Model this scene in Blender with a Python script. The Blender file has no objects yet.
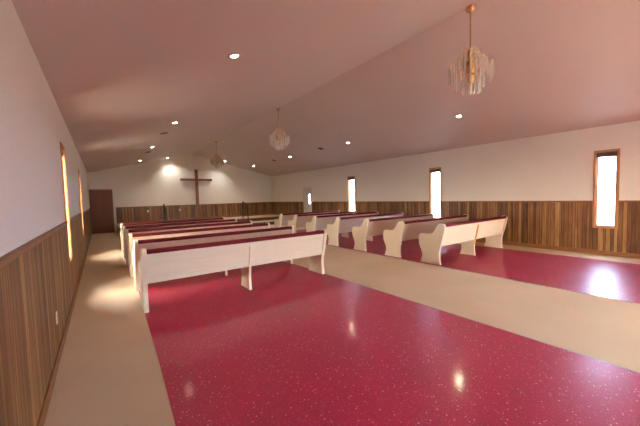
import bpy, bmesh, math, random
from mathutils import Vector, Matrix
random.seed(7)
scene = bpy.context.scene
COL = scene.collection

# ------------------------------------------------------------------ room measures (metres)
W, D, H = 9.607, 17.87, 2.91          # width, altar wall, eaves height
RX, RZ = 4.673, 4.057                 # ridge
REAR = -3.6                           # entrance wall behind the camera
WZ = 1.24                             # wainscot height
T = 0.2                               # wall thickness
WIN_Z0, WIN_Z1 = 0.64, 2.345
STAGE_Y, STAGE_Z, STEP_Y, STEP_Z, STAGE_X = 15.95, 0.40, 15.1, 0.20, 1.03


def ceil_z(x):
    return H + (RZ - H) * (x / RX if x < RX else (W - x) / (W - RX))


# ------------------------------------------------------------------ helpers
class MB:
    def __init__(self):
        self.bm = bmesh.new()

    def box(self, lo, hi, bevel=0.0):
        bm = self.bm
        vs = [bm.verts.new((x, y, z)) for x in (lo[0], hi[0]) for y in (lo[1], hi[1]) for z in (lo[2], hi[2])]
        fs = [bm.faces.new([vs[i] for i in f]) for f in
              ((0, 1, 3, 2), (4, 6, 7, 5), (0, 4, 5, 1), (2, 3, 7, 6), (0, 2, 6, 4), (1, 5, 7, 3))]
        if bevel:
            es = list({e for f in fs for e in f.edges})
            bmesh.ops.bevel(bm, geom=es, offset=bevel, segments=2, affect='EDGES', profile=0.5)
        return self

    def prism(self, pts, axis, a, b, bevel=0.0):
        """polygon pts (2-D) extruded along axis 'x' or 'y' from a to b"""
        bm = self.bm
        mk = {'x': lambda p, t: (t, p[0], p[1]), 'y': lambda p, t: (p[0], t, p[1]), 'z': lambda p, t: (p[0], p[1], t)}[axis]
        v0 = [bm.verts.new(mk(p, a)) for p in pts]
        v1 = [bm.verts.new(mk(p, b)) for p in pts]
        n = len(pts)
        f0 = bm.faces.new(v0)
        f1 = bm.faces.new(v1[::-1])
        for i in range(n):
            bm.faces.new((v0[i], v0[(i + 1) % n], v1[(i + 1) % n], v1[i]))
        if bevel:
            es = list(set(f0.edges) | set(f1.edges))
            bmesh.ops.bevel(bm, geom=es, offset=bevel, segments=2, affect='EDGES', profile=0.5)
        return self

    def lathe(self, prof, seg=24, c=(0, 0, 0)):
        bm = self.bm
        rings = []
        for r, z in prof:
            if r < 1e-5:
                rings.append([bm.verts.new((c[0], c[1], c[2] + z))])
            else:
                rings.append([bm.verts.new((c[0] + r * math.cos(2 * math.pi * k / seg),
                                            c[1] + r * math.sin(2 * math.pi * k / seg), c[2] + z)) for k in range(seg)])
        for A, B in zip(rings, rings[1:]):
            for k in range(seg):
                a0, a1 = A[k % len(A)], A[(k + 1) % len(A)]
                b0, b1 = B[k % len(B)], B[(k + 1) % len(B)]
                q = []
                for v in (a0, a1, b1, b0):
                    if v not in q:
                        q.append(v)
                if len(q) > 2:
                    bm.faces.new(q)
        return self

    def tube(self, pts, r, seg=10, closed=False):
        bm = self.bm
        pts = [Vector(p) for p in pts]
        n = len(pts)
        rings = []
        for i, p in enumerate(pts):
            if closed:
                d = pts[(i + 1) % n] - pts[i - 1]
            else:
                d = pts[min(i + 1, n - 1)] - pts[max(i - 1, 0)]
            d.normalize()
            ref = Vector((0, 0, 1)) if abs(d.z) < 0.9 else Vector((1, 0, 0))
            a = d.cross(ref).normalized()
            b = d.cross(a).normalized()
            rings.append([bm.verts.new(p + a * (r * math.cos(2 * math.pi * k / seg)) + b * (r * math.sin(2 * math.pi * k / seg)))
                          for k in range(seg)])
        m = n if closed else n - 1
        for i in range(m):
            A, B = rings[i], rings[(i + 1) % n]
            for k in range(seg):
                bm.faces.new((A[k], A[(k + 1) % seg], B[(k + 1) % seg], B[k]))
        if not closed:
            bm.faces.new(rings[0][::-1])
            bm.faces.new(rings[-1])
        return self

    def build(self, name, mat, parent=None, smooth=False, mw=None):
        bmesh.ops.recalc_face_normals(self.bm, faces=self.bm.faces)
        me = bpy.data.meshes.new(name)
        self.bm.to_mesh(me)
        self.bm.free()
        if mat:
            me.materials.append(mat)
        if smooth:
            for p in me.polygons:
                p.use_smooth = True
            try:
                me.set_sharp_from_angle(angle=math.radians(35))
            except Exception:
                pass
        o = bpy.data.objects.new(name, me)
        COL.objects.link(o)
        if parent:
            o.parent = parent
        if mw is not None:
            o.matrix_world = mw
        return o


def tag(o, label, cat, group=None):
    o['label'] = label
    o['category'] = cat
    if group:
        o['group'] = group
    return o


def empty(name, loc=(0, 0, 0), rot=(0, 0, 0)):
    o = bpy.data.objects.new(name, None)
    o.empty_display_size = 0.1
    COL.objects.link(o)
    o.location = loc
    o.rotation_euler = rot
    return o


def struct(o, label=None, cat=None):
    o['kind'] = 'structure'
    if label:
        o['label'] = label
    if cat:
        o['category'] = cat
    return o


def copy_tree(o, parent=None):
    c = o.copy()
    COL.objects.link(c)
    if parent:
        c.parent = parent
    for ch in list(o.children):
        copy_tree(ch, c)
    return c


# ------------------------------------------------------------------ materials
class NT:
    def __init__(self, name):
        self.m = bpy.data.materials.new(name)
        self.m.use_nodes = True
        self.t = self.m.node_tree
        self.t.nodes.clear()
        self.out = self.n('ShaderNodeOutputMaterial')

    def n(self, kind, **kw):
        nd = self.t.nodes.new(kind)
        for k, v in kw.items():
            if k in nd.inputs.keys() if isinstance(k, str) else False:
                pass
            setattr(nd, k, v)
        return nd

    def link(self, a, b):
        self.t.links.new(a, b)

    def math(self, op, a, b=None, c=None):
        nd = self.n('ShaderNodeMath', operation=op)
        for i, v in enumerate((a, b, c)):
            if v is None:
                continue
            if isinstance(v, (int, float)):
                nd.inputs[i].default_value = v
            else:
                self.link(v, nd.inputs[i])
        return nd.outputs[0]

    def ramp(self, fac, stops, interp='LINEAR'):
        nd = self.n('ShaderNodeValToRGB')
        nd.color_ramp.interpolation = interp
        els = nd.color_ramp.elements
        while len(els) < len(stops):
            els.new(0.5)
        for e, (p, c) in zip(els, stops):
            e.position = p
            e.color = (*c, 1) if len(c) == 3 else c
        self.link(fac, nd.inputs[0])
        return nd.outputs[0]

    def mix(self, fac, a, b, mode='MIX'):
        nd = self.n('ShaderNodeMix', data_type='RGBA', blend_type=mode)
        for i, v in ((0, fac), (6, a), (7, b)):
            if isinstance(v, (int, float)):
                nd.inputs[i].default_value = v
            elif isinstance(v, tuple):
                nd.inputs[i].default_value = (*v, 1)
            else:
                self.link(v, nd.inputs[i])
        return nd.outputs[2]

    def pos(self):
        return self.n('ShaderNodeNewGeometry').outputs['Position']

    def obj(self):
        return self.n('ShaderNodeTexCoord').outputs['Object']

    def scaled(self, vec, s):
        nd = self.n('ShaderNodeMapping')
        nd.inputs['Scale'].default_value = s
        self.link(vec, nd.inputs['Vector'])
        return nd.outputs[0]

    def noise(self, vec, scale, detail=3, rough=0.5):
        nd = self.n('ShaderNodeTexNoise')
        nd.inputs['Scale'].default_value = scale
        nd.inputs['Detail'].default_value = detail
        nd.inputs['Roughness'].default_value = rough
        self.link(vec, nd.inputs['Vector'])
        return nd.outputs['Fac']

    def bsdf(self, color, rough=0.6, metallic=0.0, bump=None, bump_strength=0.2, bump_dist=0.01, **kw):
        b = self.n('ShaderNodeBsdfPrincipled')
        if isinstance(color, tuple):
            b.inputs['Base Color'].default_value = (*color, 1)
        else:
            self.link(color, b.inputs['Base Color'])
        if isinstance(rough, (int, float)):
            b.inputs['Roughness'].default_value = rough
        else:
            self.link(rough, b.inputs['Roughness'])
        b.inputs['Metallic'].default_value = metallic
        for k, v in kw.items():
            b.inputs[k.replace('_', ' ')].default_value = v
        if bump is not None:
            bn = self.n('ShaderNodeBump')
            bn.inputs['Strength'].default_value = bump_strength
            bn.inputs['Distance'].default_value = bump_dist
            self.link(bump, bn.inputs['Height'])
            self.link(bn.outputs[0], b.inputs['Normal'])
        self.link(b.outputs[0], self.out.inputs['Surface'])
        return self.m


def simple(name, color, rough=0.5, metallic=0.0, var=0.08, scale=8.0, bump=0.05):
    t = NT(name)
    f = t.noise(t.obj(), scale, 4)
    lo = tuple(c * (1 - var) for c in color)
    hi = tuple(min(1, c * (1 + var)) for c in color)
    return t.bsdf(t.ramp(f, [(0.3, lo), (0.7, hi)]), rough, metallic, bump=f, bump_strength=bump, bump_dist=0.002)


def wall_paint(name, color, scale=55):
    t = NT(name)
    p = t.pos()
    fine = t.noise(p, scale, 4, 0.6)
    big = t.noise(p, 0.7, 2)
    c = t.ramp(big, [(0.3, tuple(x * 0.97 for x in color)), (0.7, color)])
    return t.bsdf(c, 0.55, bump=fine, bump_strength=0.25, bump_dist=0.004)


def plank_wood(name, axis):
    """vertical boards across a wall that runs along `axis`"""
    t = NT(name)
    p = t.pos()
    sep = t.n('ShaderNodeSeparateXYZ')
    t.link(p, sep.inputs[0])
    u = sep.outputs[axis]
    w = 0.135
    s = t.math('DIVIDE', u, w)
    cell = t.math('FLOOR', s)
    fr = t.math('SUBTRACT', s, cell)
    wn = t.n('ShaderNodeTexWhiteNoise', noise_dimensions='1D')
    t.link(cell, wn.inputs['W'])
    # narrow boards inside the wide ones: random split position
    split = t.math('MULTIPLY_ADD', wn.outputs['Value'], 0.5, 0.25)
    second = t.math('GREATER_THAN', fr, split)
    wn2 = t.n('ShaderNodeTexWhiteNoise', noise_dimensions='1D')
    t.link(t.math('ADD', cell, t.math('MULTIPLY_ADD', second, 0.37, 0.11)), wn2.inputs['W'])
    # grain: stretched along z, displaced per board
    cmb = t.n('ShaderNodeCombineXYZ')
    t.link(t.math('MULTIPLY', u, 26.0), cmb.inputs[0])
    t.link(t.math('MULTIPLY', wn2.outputs['Value'], 40.0), cmb.inputs[1])
    t.link(t.math('MULTIPLY', sep.outputs[2], 1.3), cmb.inputs[2])
    grain = t.noise(cmb.outputs[0], 1.0, 5, 0.6)
    cmb2 = t.n('ShaderNodeCombineXYZ')
    t.link(t.math('MULTIPLY', u, 9.0), cmb2.inputs[0])
    t.link(t.math('MULTIPLY', wn2.outputs['Value'], 17.0), cmb2.inputs[1])
    t.link(t.math('MULTIPLY', sep.outputs[2], 2.2), cmb2.inputs[2])
    blot = t.noise(cmb2.outputs[0], 1.0, 3)
    v = t.math('ADD', t.math('MULTIPLY', wn2.outputs['Value'], 0.30), t.math('MULTIPLY', grain, 0.46))
    v = t.math('ADD', v, t.math('MULTIPLY', blot, 0.30))
    c = t.ramp(v, [(0.32, (0.03, 0.011, 0.004)), (0.45, (0.135, 0.052, 0.013)), (0.58, (0.215, 0.097, 0.028)), (0.76, (0.40, 0.225, 0.085))])
    # grooves
    g1 = t.math('LESS_THAN', fr, 0.075)
    d = t.math('ABSOLUTE', t.math('SUBTRACT', fr, split))
    g2 = t.math('LESS_THAN', d, 0.032)
    g = t.math('MAXIMUM', g1, g2)
    c = t.mix(g, c, (0.03, 0.013, 0.006))
    h = t.math('SUBTRACT', t.math('MULTIPLY', grain, 0.15), g)
    return t.bsdf(c, 0.5, bump=h, bump_strength=0.5, bump_dist=0.006)


def wood(name, dark, light, rough=0.45, stretch=(1, 1, 1), scale=6.0):
    t = NT(name)
    v = t.scaled(t.obj(), stretch)
    g = t.noise(v, scale, 5, 0.6)
    return t.bsdf(t.ramp(g, [(0.3, dark), (0.7, light)]), rough, bump=g, bump_strength=0.1, bump_dist=0.002)


def carpet_mat():
    t = NT('tan_carpet')
    p = t.pos()
    f = t.noise(p, 420, 2, 0.7)
    b = t.noise(p, 1.3, 4)
    c = t.ramp(b, [(0.3, (0.55, 0.43, 0.30)), (0.7, (0.63, 0.50, 0.36))])
    c = t.mix(0.35, c, t.ramp(f, [(0.3, (0.47, 0.36, 0.24)), (0.7, (0.71, 0.58, 0.42))]))
    return t.bsdf(c, 0.95, bump=f, bump_strength=0.5, bump_dist=0.004)


def tile_mat():
    t = NT('red_speckled_vinyl_tile')
    p = t.pos()
    b = t.noise(p, 1.1, 3)
    base = t.ramp(b, [(0.3, (0.345, 0.011, 0.056)), (0.7, (0.395, 0.015, 0.068))])
    mott = t.noise(p, 45, 3, 0.6)
    base = t.mix(t.ramp(mott, [(0.45, (0, 0, 0)), (0.75, (0.4, 0.4, 0.4))]), base, (0.30, 0.04, 0.085))

    def chips(scale, lo, amount):
        vo = t.n('ShaderNodeTexVoronoi')
        vo.inputs['Scale'].default_value = scale
        t.link(t.scaled(p, (1, 1, 0.01)), vo.inputs['Vector'])
        sc = t.n('ShaderNodeSeparateColor')
        t.link(vo.outputs['Color'], sc.inputs[0])
        pick = t.math('GREATER_THAN', sc.outputs[0], lo)
        near = t.math('LESS_THAN', vo.outputs['Distance'], amount)
        return t.math('MULTIPLY', pick, near)
    c1 = chips(48, 0.86, 0.26)
    c2 = chips(100, 0.78, 0.34)
    base = t.mix(t.math('MULTIPLY', c2, 0.38), base, (0.70, 0.42, 0.43))
    base = t.mix(t.math('MULTIPLY', c1, 0.6), base, (0.85, 0.70, 0.66))
    # tile joints every 12 inches
    sep = t.n('ShaderNodeSeparateXYZ')
    t.link(p, sep.inputs[0])
    js = []
    for k in (0, 1):
        fr = t.math('FRACT', t.math('DIVIDE', sep.outputs[k], 0.3048))
        js.append(t.math('LESS_THAN', fr, 0.010))
    j = t.math('MAXIMUM', js[0], js[1])
    base = t.mix(t.math('MULTIPLY', j, 0.45), base, (0.10, 0.004, 0.012))
    wob = t.noise(p, 7, 3)
    h = t.math('SUBTRACT', t.math('MULTIPLY', wob, 0.5), t.math('MULTIPLY', j, 0.5))
    r = t.math('MULTIPLY_ADD', t.noise(p, 3, 4), 0.12, 0.28)
    return t.bsdf(base, r, bump=h, bump_strength=0.10, bump_dist=0.01, Specular_IOR_Level=0.28, Coat_Weight=0.45, Coat_Roughness=0.11)


def glass_pane(name, tint=(0.96, 0.98, 1.0)):
    t = NT(name)
    tr = t.n('ShaderNodeBsdfTransparent')
    tr.inputs[0].default_value = (*tint, 1)
    gl = t.n('ShaderNodeBsdfGlossy')
    gl.inputs['Roughness'].default_value = 0.02
    fz = t.n('ShaderNodeFresnel')
    fz.inputs[0].default_value = 1.45
    mx = t.n('ShaderNodeMixShader')
    geo = t.n('ShaderNodeNewGeometry')
    front = t.math('SUBTRACT', 1.0, geo.outputs['Backfacing'])   # only the face turned to the ray reflects
    t.link(t.math('MULTIPLY', fz.outputs[0], front), mx.inputs[0])
    t.link(tr.outputs[0], mx.inputs[1])
    t.link(gl.outputs[0], mx.inputs[2])
    t.link(mx.outputs[0], t.out.inputs['Surface'])
    return t.m


def crystal_mat():
    t = NT('clear_cut_crystal')
    tr = t.n('ShaderNodeBsdfTransparent')
    tr.inputs[0].default_value = (0.96, 0.95, 0.92, 1)
    gl = t.n('ShaderNodeBsdfGlossy')
    gl.inputs['Roughness'].default_value = 0.08
    gl.inputs[0].default_value = (1, 0.98, 0.94, 1)
    df = t.n('ShaderNodeBsdfDiffuse')
    df.inputs[0].default_value = (0.92, 0.90, 0.85, 1)
    m1 = t.n('ShaderNodeMixShader')
    m1.inputs[0].default_value = 0.5
    t.link(gl.outputs[0], m1.inputs[1])
    t.link(df.outputs[0], m1.inputs[2])
    m2 = t.n('ShaderNodeMixShader')
    m2.inputs[0].default_value = 0.68
    t.link(tr.outputs[0], m2.inputs[1])
    t.link(m1.outputs[0], m2.inputs[2])
    t.link(m2.outputs[0], t.out.inputs['Surface'])
    return t.m


def emit(name, color, strength):
    t = NT(name)
    e = t.n('ShaderNodeEmission')
    e.inputs[0].default_value = (*color, 1)
    e.inputs[1].default_value = strength
    t.link(e.outputs[0], t.out.inputs['Surface'])
    return t.m


M_WALL = wall_paint('off_white_wall_paint', (0.745, 0.71, 0.665))
M_CEIL = wall_paint('ceiling_paint', (0.575, 0.475, 0.455), 40)
M_PLANK_X = plank_wood('rustic_boards_across', 0)
M_PLANK_Y = plank_wood('rustic_boards_along', 1)
M_TRIM = wood('brown_wood_trim', (0.16, 0.062, 0.022), (0.27, 0.115, 0.042), 0.4, (8, 1, 8), 4)
M_TRIMV = wood('window_wood', (0.33, 0.150, 0.055), (0.47, 0.235, 0.095), 0.4, (10, 10, 1), 4)
M_DARK = wood('dark_window_wood', (0.08, 0.04, 0.02), (0.15, 0.075, 0.04), 0.5, (1, 8, 8), 4)
M_CARPET = carpet_mat()
M_TILE = tile_mat()
M_CREAM = wood('cream_painted_wood', (0.68, 0.585, 0.455), (0.74, 0.65, 0.515), 0.42, (0.6, 6, 6), 5)
M_RED = simple('dark_red_upholstery', (0.115, 0.0035, 0.009), 0.7, 0, 0.15, 30, 0.15)
M_RED.node_tree.nodes['Principled BSDF'].inputs['Specular IOR Level'].default_value = 0.2
M_CROSS = wood('reddish_brown_cross_wood', (0.14, 0.040, 0.014), (0.24, 0.075, 0.028), 0.4, (6, 6, 1), 5)
M_DOOR = wood('reddish_brown_door_wood', (0.125, 0.030, 0.006), (0.175, 0.046, 0.010), 0.55, (7, 7, 0.7), 3)
M_WHITE = simple('white_door_paint', (0.58, 0.56, 0.53), 0.4, 0, 0.03)
M_PLASTIC = simple('white_plastic', (0.80, 0.76, 0.69), 0.35, 0, 0.03)
M_BLACK = simple('black_painted_metal', (0.010, 0.008, 0.008), 0.35, 0, 0.1)
M_BRASS = simple('aged_brass', (0.52, 0.33, 0.16), 0.35, 1.0, 0.15, 20)
M_CRYSTAL = crystal_mat()
M_STEEL = simple('metal_edge_strip', (0.42, 0.38, 0.36), 0.35, 0.8, 0.1)
M_GLASS = glass_pane('window_glass')
M_SLOT = simple('dark_slots', (0.03, 0.026, 0.022), 0.6)
M_VENT = simple('brown_vent_metal', (0.075, 0.042, 0.03), 0.45, 0.2)
M_RING = simple('downlight_trim_metal', (0.42, 0.31, 0.24), 0.35, 0.3)
M_LAMP = emit('lit_lamp_face', (1.0, 0.86, 0.64), 38.0)
M_ALU = simple('aluminium_frame', (0.5, 0.5, 0.5), 0.35, 0.9)
M_NATWOOD = wood('bare_pine_batten', (0.50, 0.235, 0.085), (0.60, 0.31, 0.12), 0.5, (6, 6, 1), 5)


def ground_mat():
    t = NT('pale_gravel_ground')
    p = t.pos()
    f = t.noise(p, 30, 4)
    return t.bsdf(t.ramp(f, [(0.3, (0.50, 0.45, 0.38)), (0.7, (0.62, 0.57, 0.49))]), 0.95)


M_GROUND = ground_mat()

# ------------------------------------------------------------------ shell
# openings on the long walls: (y0, y1, z0, z1)
WIN_R = [(1.455, 1.825), (5.71, 6.09), (9.89, 10.31)]
WIN_L = [(5.68, 6.14), (9.95, 10.41)]
DOOR_R = (13.32, 14.03, 0.0, 1.98)


def openings(side):
    ops = [(a, b, WIN_Z0, WIN_Z1) for a, b in (WIN_R if side == 'right' else WIN_L)]
    if side == 'right':
        ops.append(DOOR_R)
    return ops


def wall_strips(mb, x0, x1, ops, y0, y1, z0, z1):
    """boxes filling [y0,y1]x[z0,z1] minus the openings"""
    ys = sorted({y0, y1} | {v for o in ops for v in o[:2]})
    for a, b in zip(ys, ys[1:]):
        cut = [o for o in ops if o[0] <= a + 1e-6 and o[1] >= b - 1e-6]
        if not cut:
            mb.box((x0, a, z0), (x1, b, z1))
        else:
            o = cut[0]
            lo, hi = max(z0, o[2]), min(z1, o[3])
            if lo > z0:
                mb.box((x0, a, z0), (x1, b, min(lo, z1)))
            if hi < z1:
                mb.box((x0, a, max(hi, z0)), (x1, b, z1))


mb = MB()
wall_strips(mb, -T, 0, openings('left'), REAR - T, D + T, -0.1, H)
struct(mb.build('wall_left', M_WALL), 'off-white left wall above the wood wainscot', 'wall')
mb = MB()
wall_strips(mb, W, W + T, openings('right'), REAR - T, D + T, -0.1, H)
struct(mb.build('wall_right', M_WALL), 'off-white right wall with three tall narrow windows', 'wall')
gable = [(0, -0.1), (W, -0.1), (W, H), (RX, RZ), (0, H)]
struct(MB().prism(gable, 'y', D, D + T).build('wall_back', M_WALL), 'off-white gabled end wall behind the cross', 'wall')
# entrance wall behind the camera, with an assumed glazed opening added to let daylight in
EX0, EX1, EZ = 4.05, 5.95, 2.15
mb = MB()
mb.prism([(0, -0.1), (EX0, -0.1), (EX0, ceil_z(EX0)), (0, H)], 'y', REAR - T, REAR)
mb.prism([(EX0, EZ), (EX1, EZ), (EX1, ceil_z(EX1)), (RX, RZ), (EX0, ceil_z(EX0))], 'y', REAR - T, REAR)
mb.prism([(EX1, -0.1), (W, -0.1), (W, H), (EX1, ceil_z(EX1))], 'y', REAR - T, REAR)
struct(mb.build('wall_front', M_WALL), 'off-white entrance wall behind the viewer', 'wall')
# ceiling: two slopes
mb = MB()
mb.prism([(-T, H - T * (RZ - H) / RX), (RX, RZ), (W + T, H - T * (RZ - H) / (W - RX)),
          (W + T, H + 0.25), (RX, RZ + 0.25), (-T, H + 0.25)], 'y', REAR - T, D + T)
struct(mb.build('ceiling', M_CEIL), 'vaulted ceiling of two long plain slopes', 'ceiling')
# floor
struct(MB().box((0, REAR, -0.1), (W, D, 0.0)).build('floor', M_CARPET), 'tan carpeted floor of the hall', 'floor')
left_edge = [(0.70, REAR + 1.2), (0.72, 0.5), (0.744, 2.14), (0.774, 2.86), (0.80, 3.7), (0.815, 4.4), (0.845, 5.3), (0.89, 7.0), (0.938, 8.8), (0.985, 11.4)]
TZ = 0.004
poly = left_edge + [(3.86, 11.4), (3.86, REAR + 1.2)]
struct(MB().prism(poly[::-1], 'z', 0.0, TZ).build('floor_tile', M_TILE), 'glossy red speckled tile field left of the aisle', 'floor')
struct(MB().box((5.99, REAR + 1.2, 0.0), (8.90, 11.6, TZ)).build('floor_tile', M_TILE), 'glossy red speckled tile field right of the aisle', 'floor')
n = 0
for x in (3.86, 5.975):
    n += 1
    struct(MB().box((x, REAR + 1.2, 0.0), (x + 0.016, 11.5, 0.007), 0.002).build('trim_%d' % n, M_STEEL),
           'thin metal edge strip on the %s side of the aisle carpet' % ('left' if x < 5 else 'right'), 'trim')
# stage
mb = MB()
mb.box((STAGE_X, STAGE_Y, 0), (W, D, STAGE_Z))
struct(mb.build('floor_stage', M_CARPET), 'low carpeted stage in front of the end wall', 'stage')
mb = MB()
mb.box((STAGE_X, STEP_Y, 0), (W - 0.02, STAGE_Y, STEP_Z))
struct(mb.build('floor_step', M_CARPET), 'long carpeted step along the front of the stage', 'step')
n = 2
for (y, z0, z1, lab) in ((STAGE_Y, STEP_Z, STAGE_Z - 0.03, 'upper'), (STEP_Y, 0.0, STEP_Z - 0.03, 'lower')):
    n += 1
    struct(MB().box((STAGE_X, y - 0.012, z0), (W - 0.02, y, z1)).build('trim_%d' % n, M_DARK),
           'dark brown riser board, %s one at the stage front' % lab, 'trim')

# wainscot boards, cap rails, baseboards
PT = 0.018


def add_trim(mb, label, mat):
    global n
    n += 1
    return struct(mb.build('trim_%d' % n, mat), label, 'trim')


for side in ('left', 'right'):
    ops = openings(side)
    mb = MB()
    x0, x1 = (0, PT) if side == 'left' else (W - PT, W)
    big = [(o[0] - m_, o[1] + m_, o[2] - 0.0295 if o[2] > 0 else 0, o[3] + 0.03) for o in ops for m_ in ((0.0295,) if o[2] > 0 else (0.0505,))]
    wall_strips(mb, x0, x1, big, REAR, D - PT, 0.10, WZ - 0.03)
    add_trim(mb, 'rustic vertical-board wainscot on the %s wall' % side, M_PLANK_Y)
    mb = MB()
    x0, x1 = (0, 0.03) if side == 'left' else (W - 0.03, W)
    wall_strips(mb, x0, x1, big, REAR, D - PT, WZ - 0.035, WZ)
    add_trim(mb, 'brown cap rail on the wainscot of the %s wall' % side, M_TRIM)
    mb = MB()
    wall_strips(mb, x0, x1, big, REAR, D - PT, 0.0, 0.10)
    struct(mb.build('baseboard_' + side, M_TRIM), 'brown wood baseboard of the %s wall' % side, 'baseboard')
mb = MB()
mb.box((STAGE_X, D - PT, STAGE_Z), (W, D, WZ - 0.03))
add_trim(mb, 'rustic vertical-board wainscot on the end wall', M_PLANK_X)
mb = MB()
mb.box((STAGE_X, D - 0.03, WZ - 0.035), (W, D, WZ))
add_trim(mb, 'brown cap rail on the wainscot of the end wall', M_TRIM)
struct(MB().box((STAGE_X, D - 0.035, STAGE_Z), (W, D, STAGE_Z + 0.09)).build('baseboard_back', M_TRIM), 'brown baseboard at the back of the stage', 'baseboard')


# ------------------------------------------------------------------ windows
def make_window(idx, side, y0, y1, label):
    s = -1 if side == 'left' else 1           # outward direction
    xin = 0.0 if side == 'left' else W
    o = struct(empty('window_%d' % idx, (xin, (y0 + y1) / 2, WIN_Z0)), label, 'window')
    gd = 0.13 if side == 'left' else 0.05
    hw = (y1 - y0) / 2
    hh = WIN_Z1 - WIN_Z0

    def bx(mb, xa, xb, ya, yb, za, zb, bev=0.0):
        xs = sorted((s * xa, s * xb))
        mb.box((xs[0], ya, za), (xs[1], yb, zb), bev)
    mb = MB()
    jt = 0.02
    bx(mb, -0.004, T, -hw, -hw + jt, 0, hh)
    bx(mb, -0.004, T, hw - jt, hw, 0, hh)
    bx(mb, -0.004, T, -hw + jt, hw - jt, hh - jt, hh)
    bx(mb, -0.004, T, -hw + jt, hw - jt, 0, jt)
    mb.build('jamb', M_TRIMV, o)
    mb = MB()
    cw, ct = 0.030, 0.018
    bx(mb, -ct, 0, -hw - cw, -hw + 0.008, -cw, hh + cw, 0.003)
    bx(mb, -ct, 0, hw - 0.008, hw + cw, -cw, hh + cw, 0.003)
    bx(mb, -ct, 0, -hw, hw, hh - 0.008, hh + cw, 0.003)
    bx(mb, -ct, 0, -hw, hw, -cw, 0.008, 0.003)
    mb.build('casing', M_TRIMV, o)
    mb = MB()
    fw = 0.022
    bx(mb, gd - 0.02, gd + 0.02, -hw + jt, -hw + jt + fw, jt, hh - jt)
    bx(mb, gd - 0.02, gd + 0.02, hw - jt - fw, hw - jt, jt, hh - jt)
    bx(mb, gd - 0.02, gd + 0.02, -hw + jt + fw, hw - jt - fw, hh - jt - fw, hh - jt)
    bx(mb, gd - 0.02, gd + 0.02, -hw + jt + fw, hw - jt - fw, jt, jt + fw)
    mb.build('sash', M_TRIMV, o)
    mb = MB()
    bx(mb, gd - 0.002, gd + 0.002, -hw + jt + fw, hw - jt - fw, jt + fw, hh - jt - fw)
    mb.build('pane', M_GLASS, o)
    # rolled-up blind at the head
    mb = MB()
    xs = s * (0.055 if side == 'left' else 0.0)
    mb.tube([(xs, -hw + jt + 0.004, hh - jt - 0.06), (xs, hw - jt - 0.004, hh - jt - 0.06)], 0.056, 14)
    mb.build('rolled_blind', M_DARK, o, smooth=True)
    return o


wi = 0
for (a, b), lab in zip(WIN_R, ('tall narrow window nearest the camera on the right wall',
                               'tall narrow window in the middle of the right wall',
                               'tall narrow window farthest along the right wall')):
    wi += 1
    make_window(wi, 'right', a, b, lab)
for (a, b), lab in zip(WIN_L, ('nearer tall slit window on the left wall, glowing orange at its jamb',
                               'farther tall slit window on the left wall, close to the brown door')):
    wi += 1
    make_window(wi, 'left', a, b, lab)

# ------------------------------------------------------------------ doors
# white side door in the right wall
d = struct(empty('door_1', (W, (DOOR_R[0] + DOOR_R[1]) / 2, 0)), 'white side door with a small lit pane in the right wall', 'door')
hw, dh = (DOOR_R[1] - DOOR_R[0]) / 2, DOOR_R[3]
mb = MB()
ly0, ly1, lz0, lz1 = -hw + 0.11, -hw + 0.27, 1.12, 1.62
x0, x1 = 0.01, 0.05
mb.box((x0, -hw + 0.03, 0.01), (x1, ly0, dh - 0.03))
mb.box((x0, ly1, 0.01), (x1, hw - 0.03, dh - 0.03))
mb.box((x0, ly0, 0.01), (x1, ly1, lz0))
mb.box((x0, ly0, lz1), (x1, ly1, dh - 0.03))
slab = mb.build('door_slab', M_WHITE, d)
MB().box((0.028, ly0, lz0), (0.034, ly1, lz1)).build('pane', M_GLASS, slab)
mb = MB()
mb.box((-0.02, -hw - 0.05, 0), (0.12, -hw + 0.028, dh + 0.05))
mb.box((-0.02, hw - 0.028, 0), (0.12, hw + 0.05, dh + 0.05))
mb.box((-0.02, -hw + 0.028, dh - 0.028), (0.12, hw - 0.028, dh + 0.05))
mb.build('door_frame', M_WHITE, d)
MB().lathe([(0, 0), (0.025, 0.0), (0.012, 0.012), (0.012, 0.03), (0.028, 0.04), (0.03, 0.055), (0.02, 0.068), (0, 0.07)], 16).build(
    'door_knob', M_BRASS, d, True, Matrix.Translation((W + 0.01, DOOR_R[1] - 0.11, 0.95)) @ Matrix.Rotation(-math.pi / 2, 4, 'Y'))

# brown flush door in the far left corner
d = struct(empty('door_2', (0.475, D, 0)), 'reddish-brown flush door in the far left corner', 'door')
MB().box((-0.40, -0.035, 0.01), (0.40, -0.001, 2.06), 0.003).build('door_slab', M_DOOR, d)
mb = MB()
mb.box((-0.45, -0.03, 0), (-0.402, -0.001, 2.12))
mb.box((0.402, -0.03, 0), (0.45, -0.001, 2.12))
mb.box((-0.402, -0.03, 2.065), (0.402, -0.001, 2.12))
mb.build('door_frame', M_DOOR, d)
MB().lathe([(0, 0), (0.03, 0.0), (0.012, 0.012), (0.012, 0.03), (0.028, 0.04), (0.03, 0.055), (0.02, 0.068), (0, 0.07)], 16).build(
    'door_knob', M_BRASS, d, True, Matrix.Translation((0.475 + 0.33, D - 0.035, 0.96)) @ Matrix.Rotation(math.pi / 2, 4, 'X'))

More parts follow.
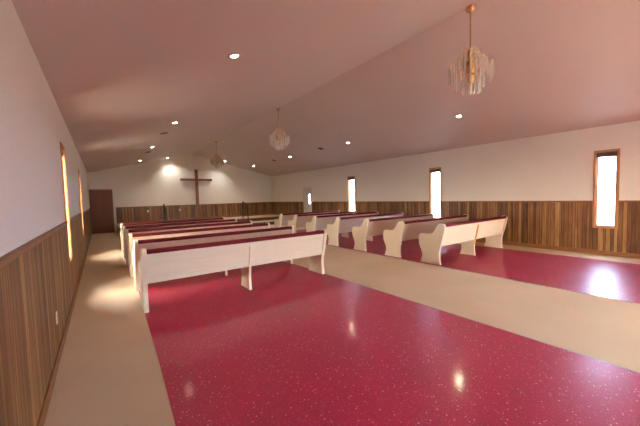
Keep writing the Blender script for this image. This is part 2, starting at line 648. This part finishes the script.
# unseen glazed door behind the camera, added to admit sun and sky light
d = struct(empty('door_3', ((EX0 + EX1) / 2, REAR, 0)), 'assumed glazed double door behind the viewer, added to let daylight in', 'door')
hw = (EX1 - EX0) / 2
mb = MB()
for a, b in ((-hw, -hw + 0.06), (-0.05, 0.05), (hw - 0.06, hw)):
    mb.box((a, -0.14, 0), (b, -0.08, EZ))
for a, b in ((-hw + 0.06, -0.05), (0.05, hw - 0.06)):
    mb.box((a, -0.14, EZ - 0.07), (b, -0.08, EZ))
    mb.box((a, -0.14, 0), (b, -0.08, 0.12))
mb.build('door_frame', M_ALU, d)
mb = MB()
mb.box((-hw + 0.06, -0.112, 0.12), (-0.05, -0.108, EZ - 0.07))
mb.box((0.05, -0.112, 0.12), (hw - 0.06, -0.108, EZ - 0.07))
mb.build('pane', M_GLASS, d)

# ground outside
mb = MB()
mb.box((-60, -60, -0.3), (70, 80, -0.2))
struct(mb.build('ground', M_GROUND), 'pale ground outside the building', 'ground')

# ------------------------------------------------------------------ pews
END = [(0.0, 0.0), (0.022, 0.12), (0.03, 0.22), (0.022, 0.30), (0.0, 0.38), (-0.032, 0.48), (-0.062, 0.59), (-0.088, 0.70), (-0.105, 0.79),
       (-0.098, 0.835), (-0.075, 0.858), (-0.045, 0.868), (-0.005, 0.868), (0.028, 0.858), (0.055, 0.835), (0.085, 0.795), (0.112, 0.74), (0.145, 0.685), (0.19, 0.648),
       (0.25, 0.632), (0.33, 0.632), (0.41, 0.640), (0.465, 0.632), (0.50, 0.605), (0.515, 0.56), (0.515, 0.48), (0.512, 0.40), (0.49, 0.345), (0.452, 0.29), (0.428, 0.23),
       (0.420, 0.17), (0.432, 0.11), (0.462, 0.05), (0.49, 0.0)]
ET = 0.055


def back_y(z, off=0.0):
    """rear face of the leaning back board"""
    return 0.012 - (z - 0.39) / (0.85 - 0.39) * 0.095 + off


def slab_prof(z0, z1, a, b):
    return [(back_y(z0, a), z0), (back_y(z1, a), z1), (back_y(z1, b), z1), (back_y(z0, b), z0)]


def make_pew(length, cap=False, batten_mat=None):
    r = empty('church_pew')
    for x in (0.0, length - ET):
        MB().prism(END, 'x', x, x + ET, 0.006).build('end_panel', M_CREAM, r)
    a, b = ET, length - ET
    MB().prism(slab_prof(0.385, 0.80, 0.0, 0.022), 'x', a, b).build('back_board', M_CREAM, r)
    # upholstered top roll that wraps over the board
    y = back_y(0.825)
    prof = [(y - 0.012, 0.798), (y - 0.018, 0.82), (y - 0.016, 0.842), (y - 0.004, 0.856), (y + 0.02, 0.860), (y + 0.05, 0.854), (y + 0.066, 0.835), (y + 0.07, 0.798)]
    MB().prism(prof, 'x', a, b).build('top_roll', M_RED, r, True)
    MB().prism(slab_prof(0.47, 0.80, 0.022, 0.062), 'x', a, b, 0.004).build('back_pad', M_RED, r)
    MB().prism([(0.02, 0.385), (0.03, 0.412), (0.50, 0.432), (0.50, 0.405)], 'x', a, b).build('seat_board', M_CREAM, r)
    MB().prism([(0.07, 0.4135), (0.07, 0.46), (0.10, 0.470), (0.46, 0.482), (0.49, 0.474), (0.50, 0.455), (0.498, 0.432)], 'x', a, b).build('seat_cushion', M_RED, r, True)
    # middle support under the seat and its batten up the back
    m = length / 2
    sup = [(0.0, 0.0), (0.02, 0.12), (0.025, 0.22), (0.018, 0.386), (0.40, 0.401), (0.36, 0.33), (0.335, 0.24), (0.33, 0.15), (0.345, 0.08), (0.375, 0.0)]
    MB().prism(sup, 'x', m - 0.022, m + 0.022, 0.004).build('middle_support', M_CREAM, r)
    MB().prism([(back_y(0.26, -0.022), 0.26), (back_y(0.72, -0.020), 0.72), (back_y(0.75, -0.001), 0.75), (back_y(0.26, -0.001), 0.26)], 'x', m - 0.02, m + 0.02).build(
        'back_batten', batten_mat or M_CREAM, r)
    if cap:
        MB().lathe([(0, 0.014), (0.016, 0.012), (0.024, 0.005), (0.026, 0.0)], 14).build(
            'bolt_cap', M_PLASTIC, r, True, Matrix.Translation((0, 0.30, 0.52)) @ Matrix.Rotation(-math.pi / 2, 4, 'Y'))
    return r


LEFT = [4.555, 5.75, 6.93, 8.05, 9.25, 10.42]
RIGHT = [3.52, 4.555, 5.69, 6.86, 8.05, 9.24, 10.34]
ordinal = ['nearest', 'second', 'third', 'fourth', 'fifth', 'sixth', 'seventh']
p0 = make_pew(3.03, True)
for i, y in enumerate(LEFT):
    o = p0 if i == 0 else copy_tree(p0)
    o.location = (0.82 + 0.008 * i, y + 0.03, TZ)
    if i == 0:
        lab = 'cream pew with red top edge, nearest the camera in the left-hand block'
    elif i == len(LEFT) - 1:
        lab = 'cream pew at the front of the left-hand block, farthest left pew from the camera'
    else:
        lab = '%s cream pew from the camera in the left-hand block beside the tan wall carpet' % ordinal[i]
    tag(o, lab, 'pew', 'cream pews left of the aisle')
p1 = make_pew(2.96)
for i, y in enumerate(RIGHT):
    if i == 0:
        o = make_pew(2.96, False, M_NATWOOD)
    else:
        o = p1 if i == 1 else copy_tree(p1)
    o.location = (6.06, y, TZ)
    if i == 0:
        lab = 'cream pew with a bare wood batten on its back, nearest in the right-hand block'
    elif i == len(RIGHT) - 1:
        lab = 'cream pew at the front of the right-hand block, farthest right pew from the camera'
    else:
        lab = '%s cream pew from the camera in the right-hand block' % ordinal[i]
    tag(o, lab, 'pew', 'cream pews right of the aisle')

# ------------------------------------------------------------------ cross
c = tag(empty('wooden_cross', (4.865, D - 0.031, STAGE_Z)), 'plain reddish-brown wooden cross standing on the stage against the white end wall', 'cross')
MB().box((-0.07, -0.13, 0.0), (0.07, -0.005, 2.80), 0.006).build('upright', M_CROSS, c)
mb = MB()
mb.box((-0.85, -0.115, 2.17), (-0.0705, -0.02, 2.29), 0.005)
mb.box((0.0705, -0.115, 2.17), (0.85, -0.02, 2.29), 0.005)
mb.build('crossbeam', M_CROSS, c)
MB().box((-0.13, -0.20, 0.0), (0.13, -0.131, 0.05), 0.005).build('foot_block', M_CROSS, c)


# ------------------------------------------------------------------ stage handrails
def handrail(x, label):
    r = tag(empty('stage_handrail', (x, 15.36, STEP_Z)), label, 'handrail', 'black handrails at the stage steps')
    y1, dz = 0.70, STAGE_Z - STEP_Z
    MB().tube([(0, 0, 0.0), (0, 0, 0.84), (0, 0.012, 0.90), (0, 0.05, 0.945)], 0.026, 12).build('post', M_BLACK, r, True)
    MB().tube([(0, y1, dz), (0, y1, dz + 0.84), (0, y1 - 0.01, dz + 0.89), (0, y1 - 0.05, dz + 0.93)], 0.026, 12).build('post', M_BLACK, r, True)
    MB().tube([(0, 0.05, 0.945), (0, 0.12, 0.985), (0, y1 - 0.14, dz + 0.90), (0, y1 - 0.05, dz + 0.93)], 0.029, 12).build('top_rail', M_BLACK, r, True)
    MB().tube([(0, 0.0, 0.45), (0, y1, dz + 0.45)], 0.018, 10).build('lower_rail', M_BLACK, r, True)
    for yy, zz in ((0, 0.0), (y1, dz)):
        MB().lathe([(0, 0.0), (0.05, 0.0), (0.05, 0.008), (0.028, 0.02), (0.028, 0.0215)], 16, (0, yy, zz)).build('floor_flange', M_BLACK, r, True)
    return r


handrail(2.87, 'black metal handrail at the stage steps, left of the cross')
handrail(6.83, 'black metal handrail at the stage steps, right of the cross')


# ------------------------------------------------------------------ chandeliers
def make_chandelier():
    r = empty('crystal_chandelier')                       # origin at the ridge
    MB().lathe([(0.0, -0.075), (0.018, -0.07), (0.042, -0.055), (0.06, -0.035), (0.064, -0.018), (0.064, 0.0)], 24).build('canopy', M_BRASS, r, True)
    mb = MB()
    mb.tube([(0, 0, -0.07), (0, 0, -0.60)], 0.009, 10)
    mb.build('rod', M_BRASS, r, True)
    core = [(0.0, -0.56), (0.03, -0.565), (0.05, -0.58), (0.04, -0.61), (0.065, -0.64), (0.07, -0.70), (0.055, -0.74), (0.085, -0.78), (0.09, -0.85),
            (0.06, -0.90), (0.08, -0.94), (0.05, -1.0), (0.02, -1.03), (0.0, -1.035)]
    MB().lathe(core, 20).build('core', M_BRASS, r, True)
    tiers = [(0.10, -0.58, 0.17, 12, 0.009), (0.17, -0.67, 0.22, 16, 0.009), (0.275, -0.765, 0.27, 26, 0.009), (0.19, -0.87, 0.24, 18, 0.009), (0.11, -0.96, 0.21, 12, 0.009), (0.05, -1.03, 0.155, 7, 0.009)]
    for q, (rad, z, ln, cnt, cr) in enumerate(tiers):
        circ = [(rad * math.cos(2 * math.pi * k / 32), rad * math.sin(2 * math.pi * k / 32), z) for k in range(32)]
        ring = MB().tube(circ, 0.004, 8, True)
        for k in range(4):
            a = 2 * math.pi * k / 4 + 0.4 * q
            ring.tube([(0.04 * math.cos(a), 0.04 * math.sin(a), z), (rad * math.cos(a), rad * math.sin(a), z)], 0.005, 6)
        ring.build('tier_ring', M_BRASS, r, True)
        m = MB()
        m.lathe([(0, 0), (0.005, -0.006), (0.003, -0.014), (cr, -0.028), (cr * 0.95, -ln + 0.03), (0.0, -ln)], 6)
        first = m.build('crystal_drop', M_CRYSTAL, r)
        for k in range(cnt):
            o = first if k == 0 else first.copy()
            if k:
                COL.objects.link(o)
            a = 2 * math.pi * (k + 0.3 * (q % 2)) / cnt
            rr = rad + random.uniform(-0.006, 0.006)
            o.location = (rr * math.cos(a), rr * math.sin(a), z - 0.005)
            o.rotation_euler = (0, 0, a)
            o.scale = (1, 1, random.uniform(0.82, 1.08))
    return r


ch = make_chandelier()
for i, (y, lab) in enumerate(((2.18, 'crystal and brass chandelier hanging nearest the camera from the ceiling ridge'),
                              (7.70, 'crystal and brass chandelier in the middle of the ridge, second of three'),
                              (13.4, 'crystal and brass chandelier farthest away, hanging in front of the end wall'))):
    o = ch if i == 0 else copy_tree(ch)
    o.location = (RX, y, RZ - 0.012)
    tag(o, lab, 'chandelier', 'chandeliers along the ridge')


# ------------------------------------------------------------------ recessed downlights, vents
def slope_rot(x):
    """rotation taking +z to the downward ceiling normal's opposite (up)"""
    if x < RX:
        return -math.atan2(RZ - H, RX)
    return math.atan2(RZ - H, W - RX)


def make_downlight():
    r = empty('ceiling_downlight')
    MB().lathe([(0.052, -0.002), (0.055, -0.012), (0.085, -0.012), (0.094, -0.006), (0.096, 0.0), (0.052, -0.0005)], 28).build('trim_ring', M_RING, r, True)
    MB().lathe([(0.0, -0.022), (0.022, -0.020), (0.040, -0.013), (0.0515, -0.004)], 28).build('lamp_face', M_LAMP, r, True)
    return r


def lamp_light(parent, power, blend, angle, color, target=None, tilt=None):
    ld = bpy.data.lights.new('lamp', 'SPOT')
    ld.energy = power
    ld.color = color
    ld.spot_size = math.radians(angle)
    ld.spot_blend = blend
    ld.shadow_soft_size = 0.05
    lo = bpy.data.objects.new('lamp', ld)
    COL.objects.link(lo)
    return lo


DL = [(1.95, 3.91), (1.99, 8.04), (2.0, 12.07), (2.03, 16.3), (7.60, 3.96), (7.60, 8.02), (7.60, 12.04), (7.64, 16.2),
      (3.39, 17.45), (6.32, 17.15), (1.95, -0.2), (7.6, -0.2)]
DLAB = ['round recessed downlight on the left ceiling slope, nearest the camera', 'second round recessed downlight from the camera on the left ceiling slope',
        'third round recessed downlight from the camera on the left ceiling slope', 'round recessed downlight on the left slope, nearest the brown corner door',
        'round recessed downlight on the right ceiling slope, below the nearest chandelier', 'second round recessed downlight from the camera on the right ceiling slope',
        'third round recessed downlight from the camera on the right ceiling slope', 'fourth round recessed downlight from the camera on the right ceiling slope',
        'round recessed downlight close to the end wall, up and left of the cross', 'round recessed downlight close to the end wall, up and right of the cross',
        None, None]
WARM = (1.0, 0.76, 0.48)
COOL = (1.0, 0.93, 0.82)
dl0 = make_downlight()
for (x, y), lab in zip(DL, DLAB):
    if lab is None:
        continue
    o = copy_tree(dl0)
    o.location = (x, y, ceil_z(x) - 0.001)
    o.rotation_euler = (0, slope_rot(x), 0)
    tag(o, lab, 'ceiling light', 'recessed ceiling downlights')
    wash = y > 17
    lo = lamp_light(o, 85 if wash else 50, 1.0, 125 if wash else 130, COOL if wash else WARM)
    lo.parent = o
    lo.location = (0, 0, -0.07)

for ch_ in list(dl0.children):
    bpy.data.objects.remove(ch_)
bpy.data.objects.remove(dl0)

vent0 = None
for (x, y, lab) in ((1.96, 9.40, 'small dark ceiling vent on the left slope, nearer one'), (2.02, 13.40, 'small dark ceiling vent on the left slope, farther one'),
                    (7.53, 9.56, 'small dark ceiling vent on the right slope, nearer one'), (7.58, 13.58, 'small dark ceiling vent on the right slope, farther one')):
    if vent0 is None:
        vent0 = o = empty('ceiling_vent')
        mb = MB()
        a, b = 0.095, 0.072
        mb.box((-a, -a, -0.014), (-b, a, 0)).box((b, -a, -0.014), (a, a, 0)).box((-b, -a, -0.014), (b, -b, 0)).box((-b, b, -0.014), (b, a, 0))
        mb.build('vent_frame', M_VENT, o)
        MB().box((-b, -b, -0.004), (b, b, -0.001)).build('backing', M_SLOT, o)
        for k in range(6):
            yy = -0.058 + k * 0.0232
            MB().prism([(yy - 0.011, -0.005), (yy + 0.007, -0.013), (yy + 0.009, -0.011), (yy - 0.009, -0.0042)], 'x', -b, b).build('slat', M_VENT, o)
    else:
        o = copy_tree(vent0)
    o.location = (x, y, ceil_z(x) - 0.001)
    o.rotation_euler = (0, slope_rot(x), 0)
    tag(o, lab, 'vent', 'ceiling vents')


# ------------------------------------------------------------------ outlets
def outlet(loc, rz, label):
    o = tag(empty('wall_outlet', loc, (0, 0, rz)), label, 'outlet', 'white wall outlets')
    MB().box((-0.037, -0.007, -0.058), (0.037, 0.0, 0.058), 0.003).build('cover_plate', M_PLASTIC, o)
    for z in (-0.022, 0.022):
        s = MB().prism([(0.017 * math.cos(t * math.pi / 6), z + 0.015 * math.sin(t * math.pi / 6)) for t in range(12)], 'y', -0.0095, -0.0071).build('socket', M_PLASTIC, o)
        mb = MB()
        mb.box((-0.008, -0.0102, z - 0.002), (-0.006, -0.0096, z + 0.007)).box((0.005, -0.0102, z - 0.002), (0.007, -0.0096, z + 0.007))
        mb.build('slots', M_SLOT, s)
    return o


outlet((PT, 3.80, 0.40), math.pi / 2, 'white outlet low on the wood wainscot of the left wall')
outlet((2.40, D - PT, 0.98), 0, 'white outlet on the end wall wainscot nearest the brown door')
outlet((3.93, D - PT, 0.97), 0, 'white outlet on the end wall wainscot between left handrail and cross')

# ------------------------------------------------------------------ daylight
world = bpy.data.worlds.new('World')
scene.world = world
world.use_nodes = True
nt = world.node_tree
nt.nodes.clear()
bg = nt.nodes.new('ShaderNodeBackground')
tc = nt.nodes.new('ShaderNodeTexCoord')
dp = nt.nodes.new('ShaderNodeVectorMath')
dp.operation = 'DOT_PRODUCT'
dp.inputs[1].default_value = Vector((-0.95, -0.30, 0.0)).normalized()
nt.links.new(tc.outputs['Generated'], dp.inputs[0])
mr = nt.nodes.new('ShaderNodeMapRange')
mr.inputs['From Min'].default_value = -1.0
mr.inputs['From Max'].default_value = 1.0
nt.links.new(dp.outputs['Value'], mr.inputs['Value'])
cr = nt.nodes.new('ShaderNodeValToRGB')          # blue away from the sun, warm haze round it
e = cr.color_ramp.elements
e[0].position, e[0].color = 0.15, (0.50, 0.70, 1.0, 1)
e[1].position, e[1].color = 0.85, (1.0, 0.84, 0.61, 1)
m = e.new(0.45)
m.color = (0.90, 0.94, 1.0, 1)
nt.links.new(mr.outputs[0], cr.inputs[0])
nt.links.new(cr.outputs[0], bg.inputs[0])
ms = nt.nodes.new('ShaderNodeMapRange')          # the hazy half of the sky round the sun is brighter
ms.interpolation_type = 'SMOOTHSTEP'
ms.inputs['From Min'].default_value = 0.45
ms.inputs['From Max'].default_value = 0.9
ms.inputs['To Min'].default_value = 50.0
ms.inputs['To Max'].default_value = 66.0
nt.links.new(mr.outputs[0], ms.inputs['Value'])
nt.links.new(ms.outputs[0], bg.inputs[1])
bg.inputs[1].default_value = 30.0
wo = nt.nodes.new('ShaderNodeOutputWorld')
nt.links.new(bg.outputs[0], wo.inputs[0])
sd = bpy.data.lights.new('sun', 'SUN')
sd.energy = 38.0
sd.color = (1.0, 0.86, 0.66)
sd.angle = math.radians(3)
so = bpy.data.objects.new('sun', sd)
COL.objects.link(so)
sdir = Vector((0.40, 1.0, -0.56)).normalized()
so.rotation_euler = sdir.to_track_quat('-Z', 'Y').to_euler()
so.location = (-10, -25, 16)

# ------------------------------------------------------------------ camera
F = Vector((0.5896311, 0.80581333, -0.05477258))
R2 = Vector((0.80587905, -0.59148431, -0.02655694))
U2 = Vector((0.05379705, 0.02848128, 0.99814563))
cam = bpy.data.cameras.new('camera')
cam.sensor_fit = 'HORIZONTAL'
cam.sensor_width = 36.0
cam.lens = 299.5258 / 640 * 36.0
cam.clip_start = 0.02
co = bpy.data.objects.new('camera', cam)
COL.objects.link(co)
mw = Matrix(((R2.x, U2.x, -F.x, 0.4191), (R2.y, U2.y, -F.y, 0.0), (R2.z, U2.z, -F.z, 1.5), (0, 0, 0, 1)))
co.matrix_world = mw
scene.camera = co

scene.view_settings.view_transform = 'Standard'
scene.view_settings.look = 'None'
scene.view_settings.exposure = 0.42
scene.view_settings.gamma = 1.0
scene.view_settings.use_curve_mapping = False
scene.cycles.max_bounces = 10
scene.cycles.diffuse_bounces = 6
scene.cycles.glossy_bounces = 4
scene.cycles.transparent_max_bounces = 16
scene.cycles.sample_clamp_indirect = 8.0
scene.cycles.use_denoising = True
